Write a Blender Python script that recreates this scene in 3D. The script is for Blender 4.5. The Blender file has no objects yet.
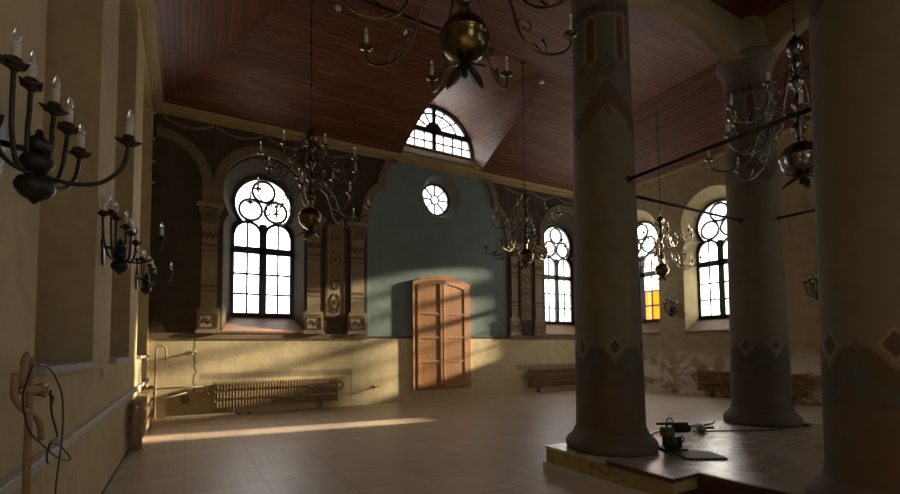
import bpy, math, random
from math import sin, cos, pi, sqrt, atan2
from mathutils import Vector, Matrix
from mathutils.geometry import tessellate_polygon
random.seed(7)
SC = bpy.context.scene
COL = SC.collection

# ------------------------------------------------------------------ helpers
class MB:
    """collects shapes and links them as ONE mesh object"""
    def __init__(s): s.v = []; s.f = []; s.m = []; s.uv = {}; s.sm = []
    def add(s, vs, fs, m=0, smooth=False):
        b = len(s.v); s.v += [tuple(p) for p in vs]
        for f in fs: s.f.append(tuple(b+i for i in f)); s.m.append(m); s.sm.append(smooth)
        return s
    def box(s, lo, hi, m=0):
        (x0,y0,z0),(x1,y1,z1) = lo, hi
        v = [(x0,y0,z0),(x1,y0,z0),(x1,y1,z0),(x0,y1,z0),(x0,y0,z1),(x1,y0,z1),(x1,y1,z1),(x0,y1,z1)]
        return s.add(v, [(3,2,1,0),(4,5,6,7),(0,1,5,4),(1,2,6,5),(2,3,7,6),(3,0,4,7)], m)
    def bbox(s, lo, hi, c=.01, m=0):
        """box with chamfered edges in x,y (octagon prism) plus top/bottom insets"""
        (x0,y0,z0),(x1,y1,z1) = lo, hi
        def ring(i, z):
            a=x0+i; b=x1-i; d=y0+i; e=y1-i
            return [(a+c,d,z),(b-c,d,z),(b,d+c,z),(b,e-c,z),(b-c,e,z),(a+c,e,z),(a,e-c,z),(a,d+c,z)]
        v = ring(c*.7,z0)+ring(0,z0+c)+ring(0,z1-c)+ring(c*.7,z1)
        f = [tuple(range(7,-1,-1)), tuple(range(24,32))]
        for k in range(3):
            for i in range(8):
                j=(i+1)%8; f.append((k*8+i,k*8+j,k*8+8+j,k*8+8+i))
        return s.add(v,f,m)
    def tube(s, pts, r, n=8, m=0, caps=True):
        pts=[Vector(p) for p in pts]; rs = r if isinstance(r,(list,tuple)) else [r]*len(pts)
        vs=[]; fs=[]; up=None
        for i,p in enumerate(pts):
            a=pts[max(i-1,0)]; b=pts[min(i+1,len(pts)-1)]; t=(b-a)
            if t.length<1e-9: t=Vector((0,0,1))
            t.normalize()
            if up is None:
                up = Vector((0,0,1)) if abs(t.z)<.9 else Vector((1,0,0))
            e1=(up-t*up.dot(t))
            if e1.length<1e-6: e1=t.orthogonal()
            e1.normalize(); e2=t.cross(e1); up=e1
            for k in range(n):
                a_=2*pi*k/n; vs.append(p+e1*(cos(a_)*rs[i])+e2*(sin(a_)*rs[i]))
        for i in range(len(pts)-1):
            for k in range(n):
                j=(k+1)%n; fs.append((i*n+k,i*n+j,(i+1)*n+j,(i+1)*n+k))
        if caps:
            fs.append(tuple(range(n-1,-1,-1))); fs.append(tuple((len(pts)-1)*n+k for k in range(n)))
        return s.add(vs,fs,m,True)
    def lathe(s, prof, n=24, c=(0,0,0), m=0, axis='z'):
        vs=[]; fs=[]
        def mp(r,z,a):
            x,y=r*cos(a),r*sin(a)
            if axis=='z': return (c[0]+x,c[1]+y,c[2]+z)
            if axis=='x': return (c[0]+z,c[1]+x,c[2]+y)
            return (c[0]+y,c[1]+z,c[2]+x)
        for r,z in prof:
            for k in range(n): vs.append(mp(max(r,1e-4),z,2*pi*k/n))
        for i in range(len(prof)-1):
            for k in range(n):
                j=(k+1)%n; fs.append((i*n+k,i*n+j,(i+1)*n+j,(i+1)*n+k))
        fs.append(tuple(range(n-1,-1,-1))); fs.append(tuple((len(prof)-1)*n+k for k in range(n)))
        return s.add(vs,fs,m,True)
    def ribbon(s, pts, w, d0, d1, mp, closed=False, m=0):
        """flat bar of width w along a 2-D polyline, thick from depth d0 to d1"""
        pts=[p for i,p in enumerate(pts) if i==0 or math.hypot(p[0]-pts[i-1][0],p[1]-pts[i-1][1])>1e-5]
        n=len(pts); L=[];R=[]
        for i,p in enumerate(pts):
            a=pts[(i-1)%n] if closed or i>0 else p
            b=pts[(i+1)%n] if closed or i<n-1 else p
            def nrm(q,r):
                dx,dy=r[0]-q[0],r[1]-q[1]; l=math.hypot(dx,dy)
                return None if l<1e-9 else (-dy/l,dx/l)
            n1=nrm(a,p); n2=nrm(p,b); n1=n1 or n2; n2=n2 or n1
            nx,ny=n1[0]+n2[0],n1[1]+n2[1]; l=math.hypot(nx,ny) or 1; nx/=l; ny/=l
            k=w/2/max(.5,nx*n1[0]+ny*n1[1])
            L.append((p[0]+nx*k,p[1]+ny*k)); R.append((p[0]-nx*k,p[1]-ny*k))
        vs=[mp(*q,d0) for q in L]+[mp(*q,d0) for q in R]+[mp(*q,d1) for q in L]+[mp(*q,d1) for q in R]
        fs=[]
        for i in range(n if closed else n-1):
            j=(i+1)%n
            fs += [(i,j,n+j,n+i),(2*n+i,3*n+i,3*n+j,2*n+j),(i,2*n+i,2*n+j,j),(n+i,n+j,3*n+j,3*n+i)]
        if not closed: fs += [(0,n,3*n,2*n),(n-1,3*n-1,4*n-1,2*n-1)]
        return s.add(vs,fs,m)
    def poly(s, outer, holes, mp, d=0, m=0):
        loops=[[Vector((p[0],p[1],0)) for p in l] for l in [outer]+holes]
        flat=[p for l in loops for p in l]
        return s.add([mp(p.x,p.y,d) for p in flat], tessellate_polygon(loops), m)
    def strip(s, A, B, m=0, closed=True, smooth=False):
        n=len(A); fs=[(i,(i+1)%n,n+(i+1)%n,n+i) for i in range(n if closed else n-1)]
        return s.add(list(A)+list(B), fs, m, smooth)
    def plate(s, outer, mp, d0, d1, m=0):
        s.poly(outer,[],mp,d0,m); s.poly(outer,[],mp,d1,m)
        return s.strip([mp(*p,d0) for p in outer],[mp(*p,d1) for p in outer],m)
    def xf(s, M):
        s.v=[tuple(M@Vector(p)) for p in s.v]; return s
    def build(s, name, mats, parent=None, fixn=True):
        me=bpy.data.meshes.new(name); me.from_pydata(s.v,[],s.f)
        for mm in (mats if isinstance(mats,(list,tuple)) else [mats]): me.materials.append(mm)
        me.polygons.foreach_set('material_index', s.m); me.polygons.foreach_set('use_smooth', s.sm)
        me.update()
        if fixn:
            import bmesh
            bm=bmesh.new(); bm.from_mesh(me); bmesh.ops.recalc_face_normals(bm, faces=bm.faces[:])
            bm.to_mesh(me); bm.free()
        o=bpy.data.objects.new(name, me); COL.objects.link(o)
        if parent: o.parent=parent
        return o

def tag(o, label=None, cat=None, group=None, kind=None):
    if label: o['label']=label
    if cat: o['category']=cat
    if group: o['group']=group
    if kind: o['kind']=kind
    return o
def empty(name, loc=(0,0,0), rz=0):
    o=bpy.data.objects.new(name,None); COL.objects.link(o); o.location=loc; o.rotation_euler=(0,0,rz); o.empty_display_size=.1
    return o
def copy_tree(o, parent=None):
    c=o.copy(); COL.objects.link(c); c.parent=parent
    for ch in [x for x in bpy.data.objects if x.parent is o]: copy_tree(ch, c)
    return c
def struct(o): o['kind']='structure'; return o
def arc(cx,cy,r,a0,a1,n):
    return [(cx+r*cos(math.radians(a0+(a1-a0)*i/n)), cy+r*sin(math.radians(a0+(a1-a0)*i/n))) for i in range(n+1)]
def smooth_path(P, k=6):
    """Catmull-Rom through points"""
    P=[Vector(p) for p in P]; out=[]
    for i in range(len(P)-1):
        p0=P[max(i-1,0)];p1=P[i];p2=P[i+1];p3=P[min(i+2,len(P)-1)]
        for j in range(k):
            t=j/k
            out.append(.5*((2*p1)+(p2-p0)*t+(2*p0-5*p1+4*p2-p3)*t*t+(3*p1-p0-3*p2+p3)*t**3))
    out.append(P[-1]); return out

# ------------------------------------------------------------------ materials
class NT:
    def __init__(s, name):
        s.m=bpy.data.materials.new(name); s.m.use_nodes=True; s.t=s.m.node_tree; s.t.nodes.clear()
        s.out=s.t.nodes.new('ShaderNodeOutputMaterial')
    def n(s, typ, **kw):
        x=s.t.nodes.new('ShaderNode'+typ)
        for k,v in kw.items():
            if k.startswith('i_'):
                key=k[2:].replace('_',' '); x.inputs[int(key) if key.isdigit() else key].default_value=v
            else: setattr(x,k,v)
        return x
    def l(s,a,b): s.t.links.new(a,b)
    def math(s,op,a,b=None,c=None):
        x=s.n('Math',operation=op)
        for i,v in enumerate((a,b,c)):
            if v is None: continue
            if hasattr(v,'links'): s.l(v,x.inputs[i])
            else: x.inputs[i].default_value=v
        return x.outputs[0]
    def mix(s,f,a,b,mode='MIX'):
        x=s.n('MixRGB',blend_type=mode)
        for i,v in enumerate((f,a,b)):
            if hasattr(v,'links'): s.l(v,x.inputs[i])
            else: x.inputs[i].default_value=v if i==0 else (*v,1)
        return x.outputs[0]
    def noise(s,scale,detail=4,rough=.6,vec=None,dist=0):
        x=s.n('TexNoise'); x.inputs['Scale'].default_value=scale; x.inputs['Detail'].default_value=detail
        x.inputs['Roughness'].default_value=rough; x.inputs['Distortion'].default_value=dist
        if vec is not None: s.l(vec,x.inputs['Vector'])
        return x.outputs[0]
    def ramp(s,f,a,b):
        x=s.n('MapRange'); x.inputs['From Min'].default_value=a; x.inputs['From Max'].default_value=b; s.l(f,x.inputs[0]); return x.outputs[0]
    def pos(s): return s.n('NewGeometry').outputs['Position']
    def obj(s): return s.n('TexCoord').outputs['Object']
    def xyz(s,v):
        x=s.n('SeparateXYZ'); s.l(v,x.inputs[0]); return x.outputs
    def vec(s,x,y,z):
        c=s.n('CombineXYZ')
        for i,v in enumerate((x,y,z)):
            if hasattr(v,'links'): s.l(v,c.inputs[i])
            else: c.inputs[i].default_value=v
        return c.outputs[0]
    def fin(s,col,rough=.8,bump=None,bstr=.2,metal=0,spec=.5,bdist=.02):
        b=s.n('BsdfPrincipled')
        if hasattr(col,'links'): s.l(col,b.inputs['Base Color'])
        else: b.inputs['Base Color'].default_value=(*col,1)
        if hasattr(rough,'links'): s.l(rough,b.inputs['Roughness'])
        else: b.inputs['Roughness'].default_value=rough
        b.inputs['Metallic'].default_value=metal; b.inputs['Specular IOR Level'].default_value=spec
        if bump is not None:
            u=s.n('Bump'); u.inputs['Strength'].default_value=bstr; u.inputs['Distance'].default_value=bdist
            s.l(bump,u.inputs['Height']); s.l(u.outputs[0],b.inputs['Normal'])
        s.l(b.outputs[0],s.out.inputs[0]); return s.m

def simple(name,c1,c2,scale=6,rough=.7,bstr=.15,metal=0,spec=.5,space='obj'):
    t=NT(name); v=t.obj() if space=='obj' else t.pos()
    f=t.ramp(t.noise(scale,5,.65,v),.3,.7)
    return t.fin(t.mix(f,c1,c2),rough,t.noise(scale*5,3,.6,v),bstr,metal,spec)

def plaster(name, c1, c2, stain, peel=None, zpeel=1.3, damp=True, extra=None):
    t=NT(name); p=t.pos(); x,y,z=t.xyz(p)
    a=t.ramp(t.noise(.9,6,.65,p,.3),.32,.68); col=t.mix(a,c1,c2)
    b=t.ramp(t.noise(3.5,6,.7,p,.5),.45,.75); col=t.mix(t.math('MULTIPLY',b,.45),col,stain)
    # vertical streaks of old damp
    sv=t.vec(t.math('MULTIPLY',x,5),t.math('MULTIPLY',y,5),t.math('MULTIPLY',z,.5))
    st=t.ramp(t.noise(1,4,.6,sv),.55,.75); col=t.mix(t.math('MULTIPLY',st,.3),col,stain)
    if peel:
        h=t.ramp(z,zpeel,zpeel-.55)
        k=t.math('MULTIPLY',h,t.ramp(t.noise(1.3,7,.7,p,.8),.47,.53))
        col=t.mix(t.math('MULTIPLY',k,.9),col,peel)
        k2=t.math('MULTIPLY',h,t.ramp(t.noise(2.1,6,.7,p,1.1),.55,.6))
        col=t.mix(t.math('MULTIPLY',k2,.6),col,stain)
    if extra: col=extra(t,x,y,z,p,col)
    bump=t.math('ADD',t.noise(14,5,.65,p),t.math('MULTIPLY',t.noise(2,4,.6,p),1.5))
    return t.fin(col,.9,bump,.22,0,.25)

def back_marks(t,x,y,z,p,col):
    # wandering crack near the corner
    w=t.math('MULTIPLY',t.math('SUBTRACT',t.noise(3.2,3,.6,t.vec(0,0,z)),.5),.35)
    d=t.math('ABSOLUTE',t.math('SUBTRACT',x,t.math('ADD',w,.16)))
    m=t.math('MULTIPLY',t.ramp(d,.035,.012),t.ramp(z,.55,.62)); col=t.mix(t.math('MULTIPLY',m,.7),col,(.06,.045,.03))
    # grey repair bands of the former pipe chase above the radiators, and its outline
    def band(x0,x1,z0,z1,c,k,col):
        n=t.noise(5,4,.6,p); e=t.math('MULTIPLY',t.math('SUBTRACT',n,.5),.10)
        zz=t.math('ADD',z,e); xx=t.math('ADD',x,e)
        a=t.math('MULTIPLY',t.ramp(xx,x0,x0+.03),t.ramp(xx,x1,x1-.03))
        b=t.math('MULTIPLY',t.ramp(zz,z0,z0+.04),t.ramp(zz,z1,z1-.04))
        return t.mix(t.math('MULTIPLY',t.math('MULTIPLY',a,b),k),col,c)
    col=band(.25,4.1,.86,1.06,(.12,.10,.065),.55,col)
    col=band(.25,4.1,1.06,1.10,(.10,.08,.045),.6,col)
    col=band(4.04,4.10,.1,1.06,(.10,.08,.045),.55,col)
    col=band(9.95,14.4,.80,1.0,(.14,.12,.09),.5,col)
    col=band(-.4,.9,.05,.60,(.30,.20,.06),.5,col)
    # round repair patch
    r=t.math('SQRT',t.math('ADD',t.math('POWER',t.math('ADD',x,.02),2),t.math('POWER',t.math('SUBTRACT',z,.42),2)))
    col=t.mix(t.math('MULTIPLY',t.ramp(t.math('ADD',r,t.math('MULTIPLY',t.noise(9,3,.6,p),.08)),.16,.13),.7),col,(.12,.085,.04))
    return col
M={}
M['dado']=plaster('ochre_dado_plaster',(.68,.59,.37),(.59,.495,.295),(.34,.27,.15),None,1.0,extra=back_marks)
M['ochre']=plaster('ochre_wall_plaster',(.52,.43,.24),(.45,.365,.20),(.29,.23,.13))
M['ochre_peel']=plaster('peeling_ochre_plaster',(.40,.325,.18),(.33,.265,.145),(.16,.13,.085),(.66,.62,.55),1.5)
M['dark']=plaster('dark_painted_plaster',(.086,.064,.044),(.061,.047,.034),(.12,.088,.055))
M['blue']=plaster('blue_grey_plaster',(.215,.285,.275),(.175,.235,.23),(.15,.185,.175))
M['relief']=plaster('stone_painted_relief',(.32,.26,.17),(.25,.20,.13),(.16,.125,.08))
M['archband']=plaster('brown_painted_archband',(.25,.19,.125),(.20,.15,.098),(.14,.105,.068))
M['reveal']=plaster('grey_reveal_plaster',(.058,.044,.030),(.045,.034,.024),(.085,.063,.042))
M['cornice']=plaster('cornice_plaster',(.40,.30,.15),(.34,.25,.12),(.22,.16,.08))
M['arcade']=plaster('arcade_plaster',(.31,.26,.14),(.26,.215,.12),(.17,.14,.08))
M['ornament']=simple('dark_red_ornament',(.16,.095,.06),(.12,.08,.055),8,.9,.1,0,.2)
M['plat']=plaster('platform_plaster',(.30,.235,.10),(.20,.16,.085),(.12,.10,.06),(.36,.27,.06),1.2)
M['white_trim']=simple('grey_white_paint',(.50,.48,.43),(.38,.36,.32),5,.6)
M['slab']=simple('slate_sill',(.30,.30,.31),(.38,.37,.36),6,.6,0,0,.2)

def wood(name, a, b, scale=1.0, rough=.5, axis='z', spec=.4):
    t=NT(name); v=t.obj(); x,y,z=t.xyz(v)
    s={'z':(14,14,1.1),'x':(1.1,14,14),'y':(14,1.1,14)}[axis]
    w=t.vec(t.math('MULTIPLY',x,s[0]*scale),t.math('MULTIPLY',y,s[1]*scale),t.math('MULTIPLY',z,s[2]*scale))
    f=t.ramp(t.noise(1.6,6,.65,w,.6),.3,.72)
    return t.fin(t.mix(f,a,b),rough,f,.12,0,spec)
M['pine']=wood('warm_pine',(.50,.265,.115),(.38,.185,.075))
M['pine_panel']=wood('pine_panel',(.45,.225,.095),(.34,.16,.063),.7)
M['sillwood']=wood('sill_wood',(.36,.215,.125),(.27,.155,.09),1,.45,'x')
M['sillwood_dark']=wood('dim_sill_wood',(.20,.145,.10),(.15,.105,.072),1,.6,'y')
M['darkwood']=wood('dark_stained_wood',(.075,.035,.02),(.05,.024,.015),1,.4,'y')

def planks(name, length, width, a, b, c, rough, gap=.05, spec=.4):
    """boards laid along u of the UV map (metres)"""
    t=NT(name); uv=t.n('TexCoord').outputs['UV']; u,v,_=t.xyz(uv)
    row=t.math('FLOOR',t.math('DIVIDE',v,width)); fr=t.math('FRACT',t.math('DIVIDE',v,width))
    wn=t.n('TexWhiteNoise',noise_dimensions='1D'); t.l(row,wn.inputs['W'])
    uu=t.math('ADD',t.math('DIVIDE',u,length),wn.outputs['Value']); cell=t.math('FLOOR',uu); fu=t.math('FRACT',uu)
    w2=t.n('TexWhiteNoise',noise_dimensions='2D'); t.l(t.vec(row,cell,0),w2.inputs['Vector'])
    g=t.noise(1,5,.65,t.vec(t.math('MULTIPLY',u,1.3),t.math('MULTIPLY',v,16),w2.outputs['Value']),.5)
    col=t.mix(w2.outputs['Value'],a,b); col=t.mix(t.ramp(g,.35,.75),col,c)
    kn=t.n('TexVoronoi'); kn.inputs['Scale'].default_value=2.4; t.l(t.vec(u,t.math('MULTIPLY',v,1.6),0),kn.inputs['Vector'])
    col=t.mix(t.math('MULTIPLY',t.ramp(kn.outputs['Distance'],.075,.03),.7),col,(.03,.012,.006))
    d=t.math('MINIMUM',fr,t.math('SUBTRACT',1,fr)); e=t.math('MULTIPLY',t.math('MINIMUM',fu,t.math('SUBTRACT',1,fu)),length/width)
    line=t.ramp(t.math('MINIMUM',d,e),gap,gap*.4)
    col=t.mix(t.math('MULTIPLY',line,.9),col,(.012,.006,.004))
    return t.fin(col,rough,t.math('SUBTRACT',t.math('MULTIPLY',g,.3),line),.3,0,spec,.01)
M['ceil']=planks('red_brown_ceiling_boards',3.2,.125,(.225,.080,.030),(.125,.040,.015),(.08,.026,.010),.48,.09,.3)
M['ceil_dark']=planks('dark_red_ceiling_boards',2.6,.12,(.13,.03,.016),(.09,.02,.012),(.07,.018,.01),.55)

def parquet(name, a, b, c, tile, rough0, rough1, spec=.5):
    t=NT(name); p=t.pos(); x,y,z=t.xyz(p)
    tx=t.math('DIVIDE',x,tile); ty=t.math('DIVIDE',y,tile)
    ck=t.math('MODULO',t.math('ADD',t.math('ADD',t.math('FLOOR',tx),t.math('FLOOR',ty)),200),2)
    fx=t.math('FRACT',tx); fy=t.math('FRACT',ty)
    def m2(u,v): return t.math('ADD',t.math('MULTIPLY',ck,u),t.math('MULTIPLY',t.math('SUBTRACT',1,ck),v))
    across=m2(fx,fy)
    n=9; sl=t.math('FLOOR',t.math('MULTIPLY',across,n)); fs=t.math('FRACT',t.math('MULTIPLY',across,n))
    w=t.n('TexWhiteNoise',noise_dimensions='3D'); t.l(t.vec(t.math('FLOOR',tx),t.math('FLOOR',ty),sl),w.inputs['Vector'])
    w3=t.n('TexWhiteNoise',noise_dimensions='2D'); t.l(t.vec(t.math('FLOOR',tx),t.math('FLOOR',ty),0),w3.inputs['Vector'])
    tone=t.math('ADD',t.math('MULTIPLY',w.outputs['Value'],.55),t.math('MULTIPLY',w3.outputs['Value'],.45))
    col=t.mix(tone,a,b)
    dirt=t.ramp(t.noise(.8,7,.7,p,.4),.35,.7); col=t.mix(t.math('MULTIPLY',dirt,.55),col,c)
    e=t.math('MINIMUM',t.math('MINIMUM',fx,t.math('SUBTRACT',1,fx)),t.math('MINIMUM',fy,t.math('SUBTRACT',1,fy)))
    l1=t.ramp(e,.010,.004); l2=t.math('MULTIPLY',t.ramp(t.math('MINIMUM',fs,t.math('SUBTRACT',1,fs)),.07,.03),.35)
    line=t.math('MAXIMUM',l1,l2); col=t.mix(t.math('MULTIPLY',line,.42),col,(.05,.035,.025))
    rg=t.math('ADD',rough0,t.math('MULTIPLY',t.noise(1.7,5,.7,p),rough1-rough0))
    h=t.math('SUBTRACT',t.math('MULTIPLY',t.noise(1.5,4,.6,p),.6),t.math('MULTIPLY',line,.5))
    return t.fin(col,rg,h,.16,0,spec,.01)
M['floor']=parquet('worn_parquet',(.62,.50,.39),(.49,.385,.295),(.41,.325,.255),.86,.26,.60)
M['deck']=parquet('platform_parquet',(.52,.45,.38),(.40,.34,.285),(.34,.295,.25),.62,.10,.45,.6)

M['brass']=simple('aged_brass',(.20,.15,.07),(.12,.09,.045),7,.26,.05,1)
M['pewter']=simple('dull_silver_metal',(.26,.255,.25),(.15,.145,.14),7,.22,.05,1)
M['armbrass']=simple('tarnished_brass_arm',(.16,.12,.065),(.085,.065,.04),9,.34,.05,1)
M['iron']=simple('black_iron',(.022,.020,.019),(.05,.04,.033),12,.45,.1,.6)
M['candle']=simple('ivory_candle_tube',(.62,.60,.56),(.50,.48,.44),20,.45,.02)
M['rust']=simple('rusty_drip_plate',(.05,.028,.02),(.03,.022,.02),12,.6,.1,.4)
M['framepaint']=simple('dark_window_paint',(.030,.033,.038),(.05,.05,.052),8,.45,.05)
M['rad']=simple('ochre_painted_radiator',(.40,.29,.15),(.29,.205,.10),9,.55,.1)
M['rad_brown']=simple('brown_painted_radiator',(.33,.20,.10),(.22,.13,.065),9,.55,.1)
M['pipe']=simple('cream_painted_pipe',(.66,.55,.34),(.52,.41,.23),10,.45,.05)
M['pipe_old']=simple('tan_painted_pipe',(.34,.24,.12),(.22,.14,.065),10,.5,.05)
M['cable']=simple('black_rubber',(.015,.015,.015),(.025,.024,.023),10,.5,.05)
M['steel']=simple('worn_grey_steel',(.14,.14,.14),(.22,.21,.2),10,.4,.05,.7)
M['olive']=simple('olive_machine_paint',(.16,.145,.10),(.11,.10,.075),10,.5,.05)
M['ceramic']=simple('white_ceramic',(.6,.58,.54),(.5,.48,.44),10,.35,.02)
M['board']=simple('grey_board',(.06,.052,.045),(.08,.07,.06),6,.6,.1)
M['lightwood']=wood('pale_board',(.62,.54,.42),(.52,.44,.33),1,.6,'x')
M['greytool']=simple('dusty_grey_tool',(.33,.29,.23),(.24,.21,.17),9,.6,.05)
def glass(name, tint=(.97,.98,1), trans=0.0, tcol=(.9,.93,.97)):
    t=NT(name); tr=t.n('BsdfTransparent'); tr.inputs[0].default_value=(*tint,1)
    gl=t.n('BsdfGlossy'); gl.inputs['Roughness'].default_value=.03
    src=tr.outputs[0]
    if trans>0:
        tl=t.n('BsdfTranslucent'); tl.inputs[0].default_value=(*tcol,1)
        mx=t.n('MixShader'); mx.inputs[0].default_value=trans; t.l(tr.outputs[0],mx.inputs[1]); t.l(tl.outputs[0],mx.inputs[2]); src=mx.outputs[0]
    m2=t.n('MixShader'); m2.inputs[0].default_value=.05; t.l(src,m2.inputs[1]); t.l(gl.outputs[0],m2.inputs[2])
    t.l(m2.outputs[0],t.out.inputs[0]); return t.m
M['glass']=glass('window_glass'); M['frost']=glass('sun_stop_frosted_glass',(.95,.97,1),.8)
M['orange']=glass('orange_sheet',(1,.62,.22),1.0,(.42,.225,.06))
t=NT('clear_bulb'); b=t.n('BsdfPrincipled'); b.inputs['Base Color'].default_value=(.9,.88,.84,1); b.inputs['Roughness'].default_value=.08
b.inputs['Transmission Weight'].default_value=.7; t.l(b.outputs[0],t.out.inputs[0]); M['bulb']=t.m
def painted(name):
    t=NT(name); a=t.n('VertexColor',layer_name='paint').outputs[0]; v=t.obj()
    n=t.ramp(t.noise(2.2,6,.7,v,.4),.3,.7); col=t.mix(t.math('MULTIPLY',n,.5),a,t.mix(1,a,(.55,.5,.45),'MULTIPLY'))
    s=t.ramp(t.noise(7,5,.7,v),.6,.72); col=t.mix(t.math('MULTIPLY',s,.22),col,(.26,.23,.175))
    return t.fin(col,.75,t.noise(18,5,.65,v),.15,0,.35)
M['shaft']=painted('painted_column_plaster')
M['colbase']=simple('dark_column_base',(.10,.075,.05),(.075,.055,.038),5,.7,.2)
M['capital']=simple('dim_painted_capital',(.15,.125,.085),(.085,.07,.052),7,.85,.2)

# ------------------------------------------------------------------ room numbers (metres)
XL,YB,XR,YF = -.79, 12.80, 14.35, -7.1
ZC = 7.5; ZD = 1.90
back = lambda u,z,d: (u, YB+d, z)
right = lambda u,z,d: (XR+d, u, z)
left = lambda u,z,d: (XL-d, u, z)
front = lambda u,z,d: (u, YF-d, z)

def keyhole(c, hw, zb, zs, rs, zc, R, n=10):
    """outline: straight jambs, small rounded shoulders, then a bigger round head"""
    sx=hw-rs
    best=None
    for i in range(901):
        a=math.radians(i*.1*1.0)
        x=sx+rs*cos(a); z=zs+rs*sin(a); e=abs(math.hypot(x,z-zc)-R)
        if (best is None or e<best[0]) and i>150: best=(e,a,x,z)
    _,a,x,z=best
    th=atan2(z-zc,x)
    P=[(hw,zb),(hw,zs)]+[(sx+rs*cos(a*i/6),zs+rs*sin(a*i/6)) for i in range(1,7)]
    N=4*n; P+=[(R*cos(th+(pi-2*th)*i/N), zc+R*sin(th+(pi-2*th)*i/N)) for i in range(1,N)]
    P+=[(-p[0],p[1]) for p in P[7::-1]]
    return [(c+p[0],p[1]) for p in P]
def front_outline(c): return keyhole(c,1.0,2.03,4.72,.5,5.62,1.03)
def frame_outline(c): return keyhole(c,.78,2.46,4.72,.39,5.53,.77)

def make_window(name, c, mp, sgn=1, frost=None, orange=False, sill='sillwood', depth=.45):
    root=struct(empty(name, mp(c,2.4,depth)))
    inv=Matrix.Translation(-root.location)
    W=lambda mb: mb.xf(inv)
    f=MB(); d0,d1=depth-.02,depth+.06
    fo=frame_outline(c)
    f.ribbon(fo,.15,d0,d1,mp,True)
    f.ribbon([(c,2.46),(c,5.0)],.19,d0,d1,mp)
    f.ribbon([(c-.76,4.27),(c+.76,4.27)],.18,d0,d1,mp)
    for s in (-1,1):
        f.ribbon([(c+s*.39,2.5),(c+s*.39,5.05)],.05,d0+.02,d1-.02,mp)
        for z in (3.09,3.63): f.ribbon([(c+s*.07,z),(c+s*.74,z)],.05,d0+.02,d1-.02,mp)
        f.ribbon(arc(c+s*.385,4.70,.335,0,180,16),.075,d0,d1,mp)
        f.ribbon([(c+s*.06,2.54),(c+s*.74,2.54)],.10,d0,d1,mp)
        f.ribbon([(c+s*.32*1.0+.285*cos(a*pi/12),5.37+.285*sin(a*pi/12)) for a in range(24)],.065,d0,d1,mp,True)
    f.ribbon([(c+.285*cos(a*pi/12),5.90+.285*sin(a*pi/12)) for a in range(24)],.065,d0,d1,mp,True)
    # solid spandrels beside the lancet heads
    for s in (-1,1): f.ribbon([(c+s*.74,4.95),(c+s*.60,5.12)],.10,d0,d1,mp)
    W(f).build('window_frame',M['framepaint'],root)
    g=MB()
    if frost is None and not orange:
        g.plate(fo,mp,depth+.015,depth+.022); W(g).build('pane',M['glass'],root)
    else:
        up=[p for p in fo if p[1]>4.27]; i0=[i for i,p in enumerate(fo) if p[1]>4.27]
        upper=[(c+.78,4.27)]+up+[(c-.78,4.27)]
        g.plate(upper,mp,depth+.015,depth+.022); W(g).build('pane',M['glass'],root)
        for s in (-1,1):
            def rect(z0,z1): return [(c+s*0,z0),(c+s*.78,z0),(c+s*.78,z1),(c+s*0,z1)]
            if frost==s: W(MB().plate(rect(2.46,4.27),mp,depth+.015,depth+.022)).build('pane',M['frost'],root)['label']='frosted pane added to stop the sun beam'
            elif orange and s==-1:
                W(MB().plate(rect(2.46,3.63),mp,depth+.015,depth+.022)).build('pane',M['orange'],root)['label']='orange sheet over the lower panes'
                W(MB().plate(rect(3.63,4.27),mp,depth+.015,depth+.022)).build('pane',M['glass'],root)
            else: W(MB().plate(rect(2.46,4.27),mp,depth+.015,depth+.022)).build('pane',M['glass'],root)
    s=MB()
    def P(u,z,d): return mp(c+u,z,d)
    a=[P(-1.0,2.03,-.05),P(1.0,2.03,-.05),P(.80,2.40,depth-.02),P(-.80,2.40,depth-.02)]
    b_=[P(-1.0,2.085,-.05),P(1.0,2.085,-.05),P(.80,2.455,depth-.02),P(-.80,2.455,depth-.02)]
    s.add(a+b_,[(3,2,1,0),(4,5,6,7),(0,1,5,4),(1,2,6,5),(2,3,7,6),(3,0,4,7)])
    W(s).build('window_sill',M[sill],root)
    # daylight sampling portal in the opening
    l=bpy.data.lights.new('daylight_opening','AREA'); l.shape='RECTANGLE'; l.size=1.7; l.size_y=4.1; l.cycles.is_portal=True
    lo=bpy.data.objects.new('daylight_opening',l); COL.objects.link(lo)
    p=Vector(mp(c,4.4,depth+.5)); q=Vector(mp(c,4.4,0)); lo.location=p; lo.rotation_euler=(q-p).to_track_quat('-Z','Y').to_euler()
    return root
def reveal(mb, c, mp, m, depth=.45, m2=None):
    A=front_outline(c); B=frame_outline(c)
    mb.strip([mp(*p,0) for p in A],[mp(*p,depth) for p in B],m,True,False)
    mb.strip([mp(*p,depth) for p in B],[mp(*p,depth+.12) for p in B],m,True,False)

# ------------------------------------------------------------------ back wall
C1,C2,CN = 1.75,12.34,7.08
niche=[(4.55,ZD+.06)]+[(4.55,5.25)]+[(4.55+.62*(1-cos(a)),5.25+1.22*sin(a)) for a in [pi/2*i/8*.95 for i in range(1,9)]]
l2=[(5.10+.62*(1-cos(a)),6.52+.88*sin(a)) for a in [pi/2*i/8 for i in range(0,8)]]
nl=niche+l2; nl=[p for p in nl if p[1]<7.38]+[(5.62,7.38)]
nr=[(2*CN-p[0],p[1]) for p in nl][::-1]
NICHE=nl+nr
OC=(7.10,6.52)
w=MB()
SK=[(14.4,0),(XL-.02,0)]
w.poly([(XL-.02,0),(XR+.02,0),(XR+.02,ZD),(XL-.02,ZD)],[],back,0,0)                # dado
w.poly([(XL-.02,ZD),(XR+.02,ZD),(XR+.02,ZC+.15),(XL-.02,ZC+.15)],[NICHE,front_outline(C1),front_outline(C2)],back,0,1)
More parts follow.
